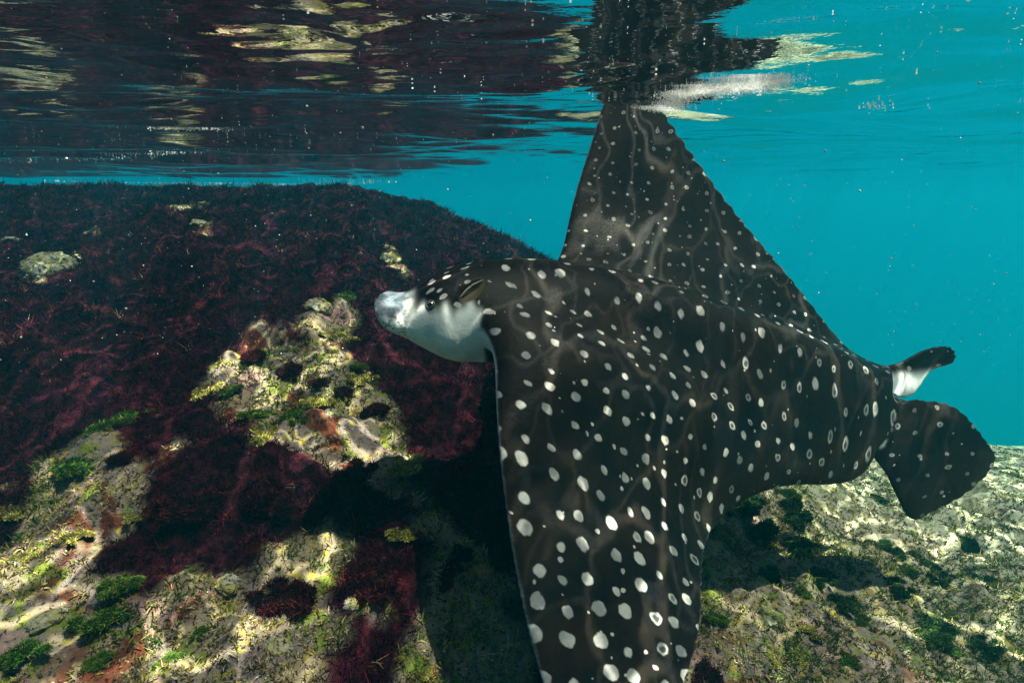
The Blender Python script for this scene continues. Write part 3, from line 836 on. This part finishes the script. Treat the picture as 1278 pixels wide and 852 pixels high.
# pale lip along the spiracle
pts = []
for k in range(15):
    u = -0.030+0.060*k/14
    p = sp + ax*u + ay*(0.25*u+0.0035+0.004*math.sin(k/14*math.pi))
    l, n = on_skin(p); pts.append(l+n*0.0005*1)
def tube_mesh(name, pts, rads, mat, nseg=8):
    V = []; F = []
    for k, p in enumerate(pts):
        t = Vector(pts[min(k+1, len(pts)-1)]-pts[max(k-1, 0)]).normalized()
        a = t.orthogonal().normalized(); b = t.cross(a)
        for m in range(nseg):
            th_ = 2*math.pi*m/nseg
            V.append(Vector(p)+(a*math.cos(th_)+b*math.sin(th_))*rads[k])
    for k in range(len(pts)-1):
        for m in range(nseg):
            F.append((k*nseg+m, k*nseg+(m+1)%nseg, (k+1)*nseg+(m+1)%nseg, (k+1)*nseg+m))
    F += [tuple(range(nseg))[::-1], tuple((len(pts)-1)*nseg+m for m in range(nseg))]
    me = bpy.data.meshes.new(name); me.from_pydata(V, [], F); me.update()
    me.polygons.foreach_set("use_smooth", np.ones(len(me.polygons), bool)); me.materials.append(mat); return me
lip = ray_part("spiracle_lip", tube_mesh("spiracle_lip", pts, [.0008+.0014*math.sin(math.pi*k/14) for k in range(15)], plain("lip", (.20,.19,.14), .5)))

# ---------------------------------------------------------------- water surface seen from below
wx = axis(-400, 400, -1.9, 2.0, 0.008, 110); wy = axis(-300, 500, 0.42, 2.8, 0.006, 120)
X, Y = np.meshgrid(wx, wy)
def waves(x, y):
    z = np.zeros_like(x)
    for lam, amp, a in ((1.9, .012, 1.9), (1.1, .007, 1.2), (.63, .0042, 1.75), (.41, .0026, 2.3), (.27, .0017, 1.35), (.17, .0009, 1.9)):
        kx, ky = math.cos(a)*2*math.pi/lam, math.sin(a)*2*math.pi/lam
        ph = 1.7*vnoise(x*0.8/lam**.5, y*0.8/lam**.5, int(lam*100))
        z += amp*np.sin(kx*x+ky*y+ph*2+lam*7)
    z += 0.0035*vnoise(x*3.0, y*6.5, 61) + 0.0014*vnoise(x*8, y*15, 62) + 0.0004*vnoise(x*21, y*38, 63)
    def patch(cx, cy, rx, ry): return np.exp(-((x-cx)/rx)**2-((y-cy)/ry)**2)
    # patches of small steep ripples
    def chop(k, s): return vnoise(x*k*0.28+0.4*vnoise(x*3, y*3, s), y*k+1.2*vnoise(x*4, y*5, s+1), s+2)
    z += patch(-.20, .80, .17, .13)*(0.0055*chop(36, 81) + 0.0022*chop(80, 84))
    z += patch(-.62, .78, .28, .10)*(0.0030*chop(34, 87) + 0.0012*chop(75, 90))
    z += patch(-1.05, 1.35, .40, .22)*0.0045*chop(26, 93)
    z += patch(-.35, 1.5, .5, .30)*0.0035*chop(24, 96)
    z += patch(.05, 1.0, .16, .14)*0.0030*chop(30, 99)
    z += patch(.95, 1.0, .45, .30)*0.0030*chop(22, 102)
    # the water piles up and curls round the wing where it breaks the surface
    z += -0.035*patch(.56, 1.30, .20, .13) + 0.030*patch(.50, 1.62, .22, .10)
    return z
Z = waves(X, Y)
water_me = np_mesh("water", np.stack([X, Y, Z], -1).reshape(-1, 3), [grid_faces(len(wx), len(wy))])
water = link(bpy.data.objects.new("water_surface", water_me)); tag(water, "rippled underside of the sea surface mirroring the reef", "water", kind="structure")
N = Nodes("water_skin")
geo = N.n("NewGeometry"); pos = geo.outputs["Position"]
sv = N.vmath('MULTIPLY', pos, (1.0, 2.0, 1.0))
rip = N.noise(sv, 26, 3, .55).outputs[0]
nb = N.bump(rip, 0.035, 0.02)
fr = N.n("Fresnel"); fr.inputs[0].default_value = 1.333; N.put(fr.inputs["Normal"], nb)
gl = N.n("BsdfGlossy"); gl.inputs["Roughness"].default_value = 0.0; gl.inputs["Color"].default_value = (.97,.98,1,1); N.put(gl.inputs["Normal"], nb)
tr = N.n("BsdfTransparent")
# caustic light net painted into the transmission colour: bright filaments, dim cells
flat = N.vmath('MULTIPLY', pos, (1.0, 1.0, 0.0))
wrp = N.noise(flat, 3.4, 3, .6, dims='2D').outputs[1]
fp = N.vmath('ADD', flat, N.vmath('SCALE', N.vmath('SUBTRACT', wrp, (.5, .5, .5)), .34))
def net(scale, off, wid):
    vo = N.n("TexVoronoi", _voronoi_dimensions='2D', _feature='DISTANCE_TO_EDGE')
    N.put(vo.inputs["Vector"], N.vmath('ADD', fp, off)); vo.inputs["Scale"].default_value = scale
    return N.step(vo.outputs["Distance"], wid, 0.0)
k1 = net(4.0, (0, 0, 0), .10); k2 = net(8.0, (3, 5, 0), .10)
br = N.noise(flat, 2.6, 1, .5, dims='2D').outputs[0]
caustic_net = N.math('ADD', N.math('ADD', N.math('MULTIPLY', N.math('POWER', k1, 1.8), .95), N.math('MULTIPLY', N.math('POWER', k2, 1.8), .42)), N.math('MULTIPLY', N.step(N.math('ADD', k1, k2), .3, 1.6), .18))
caustic_net = N.math('MULTIPLY', caustic_net, N.step(br, .35, .65, .30, 1.0))
tval = N.math('ADD', .13, N.math('MULTIPLY', caustic_net, 1.0), clamp=True)
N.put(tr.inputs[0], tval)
mx = N.n("MixShader"); N.put(mx.inputs[0], fr.outputs[0]); N.t.links.new(tr.outputs[0], mx.inputs[1]); N.t.links.new(gl.outputs[0], mx.inputs[2])
N.t.links.new(mx.outputs[0], N.out.inputs[0])
water_me.materials.append(N.m)

# ---------------------------------------------------------------- foam and drifting specks
def blobs(name, pts, rads, mat):
    bm = bmesh.new(); bmesh.ops.create_icosphere(bm, subdivisions=1, radius=1.0)
    bv = np.array([v.co[:] for v in bm.verts]); bf = np.array([[v.index for v in f.verts] for f in bm.faces]); bm.free()
    n = len(pts)
    V = (np.asarray(pts)[:, None, :]+bv[None]*np.asarray(rads)[:, None, None]*(0.75+.5*rng.random((n, 1, 3)))).reshape(-1, 3)
    F = (bf[None]+(np.arange(n)*len(bv))[:, None, None]).reshape(-1, 3)
    me = np_mesh(name, V, [F]); me.materials.append(mat)
    return link(bpy.data.objects.new(name, me))
NF = Nodes("foam")
g = NF.n("NewGeometry"); nz = NF.noise(g.outputs["Position"], 300, 2, .5).outputs[0]
df = NF.n("BsdfDiffuse"); NF.put(df.inputs[0], NF.mix(nz, (.75,.78,.8), (.9,.92,.92))); tl_ = NF.n("BsdfTranslucent"); NF.put(tl_.inputs[0], (.97,.98,.98))
ms = NF.n("MixShader"); ms.inputs[0].default_value = .9; tp_ = NF.n('BsdfTransparent'); m2 = NF.n('MixShader'); m2.inputs[0].default_value = .75; NF.t.links.new(df.outputs[0], ms.inputs[1]); NF.t.links.new(tl_.outputs[0], ms.inputs[2])
NF.t.links.new(tp_.outputs[0], m2.inputs[1]); NF.t.links.new(ms.outputs[0], m2.inputs[2]); NF.t.links.new(m2.outputs[0], NF.out.inputs[0]); FOAM = NF.m
def foam_line(pts, n, spread, rmin, rmax):
    pts = np.array(pts); t = rng.random(n)*(len(pts)-1); k = t.astype(int); f = (t-k)[:, None]
    p = pts[k]*(1-f)+pts[np.minimum(k+1, len(pts)-1)]*f
    p = p+rng.normal(size=p.shape)*np.array(spread)
    z = waves(p[:, 0], p[:, 1])-np.abs(rng.normal(size=n))*.004
    return np.c_[p, z], rmin+(rmax-rmin)*rng.random(n)**3
P1, R1 = foam_line([(0.343, 1.592), (0.343, 1.351), (0.318, 1.142), (0.348, 1.096), (0.406, 1.061), (0.457, 1.035)], 10000, (.016, .024), .0004, .0012)
tag(blobs("wing_foam", P1, R1, FOAM), "white foam churned up where the raised wing breaks the surface", "foam", kind="stuff")
P2 = []; R2 = []  # bubbles under the surface; those at left also stand in for ripple glints
for line, n, sp_, a, b_ in [([(-5.979, 7.926), (-5.033, 9.406), (-3.989, 10.031), (-1.943, 8.365)], 900, (0.25, 0.3), 0.003, 0.012), ([(-3.303, 3.789), (-2.384, 3.373), (-1.712, 2.872), (-1.518, 2.769)], 220, (0.05, 0.03), 0.0008, 0.003), ([(-1.067, 1.769), (-0.993, 1.852), (-0.926, 1.943)], 160, (0.015, 0.006), 0.0008, 0.003), ([(-1.591, 2.186), (-0.983, 2.351), (-0.387, 1.81)], 110, (0.3, 0.2), 0.0006, 0.002), ([(-0.155, 0.859), (0.068, 0.859), (0.19, 0.905)], 60, (0.25, 0.15), 0.0005, 0.0016), ([(0.709, 1.201), (0.791, 1.266)], 30, (0.012, 0.01), 0.0008, 0.002), ([(0.291, 0.859), (0.465, 0.78), (0.993, 1.247)], 60, (0.3, 0.2), 0.0006, 0.002)]:
    p, r = foam_line(line, n, sp_, a, b_); P2.append(p); R2.append(r)
tag(blobs("surface_bubbles_glints", np.concatenate(P2), np.concatenate(R2), FOAM), "tiny white bubbles under the water surface, some standing in for glints", "bubbles", kind="stuff")
n = 1500
yy = 0.45+2.2*rng.random(n); xx = (rng.random(n)*2-1)*yy*.95; zz = -0.2+(rng.random(n)-.45)*yy*.75
k = (zz < -0.02) & (zz > height(xx, yy)+.05)
tag(blobs("drifting_specks", np.c_[xx, yy, zz][k], (.0004+.0013*rng.random(n)**4)[k]*(.5+.5*yy[k]), plain("speck", (.7,.7,.66), .7)), "pale specks drifting in the open water", "particles", kind="stuff")

# ---------------------------------------------------------------- the water itself, as even haze
bm = bmesh.new(); bmesh.ops.create_cube(bm, size=1.0)
for v in bm.verts:
    v.co = Vector((v.co.x*900, v.co.y*900+100, -17.0 if v.co.z < 0 else 0.32))
me = bpy.data.meshes.new("haze"); bm.to_mesh(me); bm.free()
haze = link(bpy.data.objects.new("haze", me)); tag(haze, "clear teal sea water fading into the distance", "water", kind="stuff")
N = Nodes("sea_water")
pv = N.n("VolumePrincipled")
pv.inputs["Color"].default_value = (.001, .071, .106, 1)
pv.inputs["Absorption Color"].default_value = (.36, .88, .945, 1)
pv.inputs["Density"].default_value = 0.27
pv.inputs["Anisotropy"].default_value = 0.3
N.t.links.new(pv.outputs[0], N.out.inputs["Volume"])
me.materials.append(N.m)
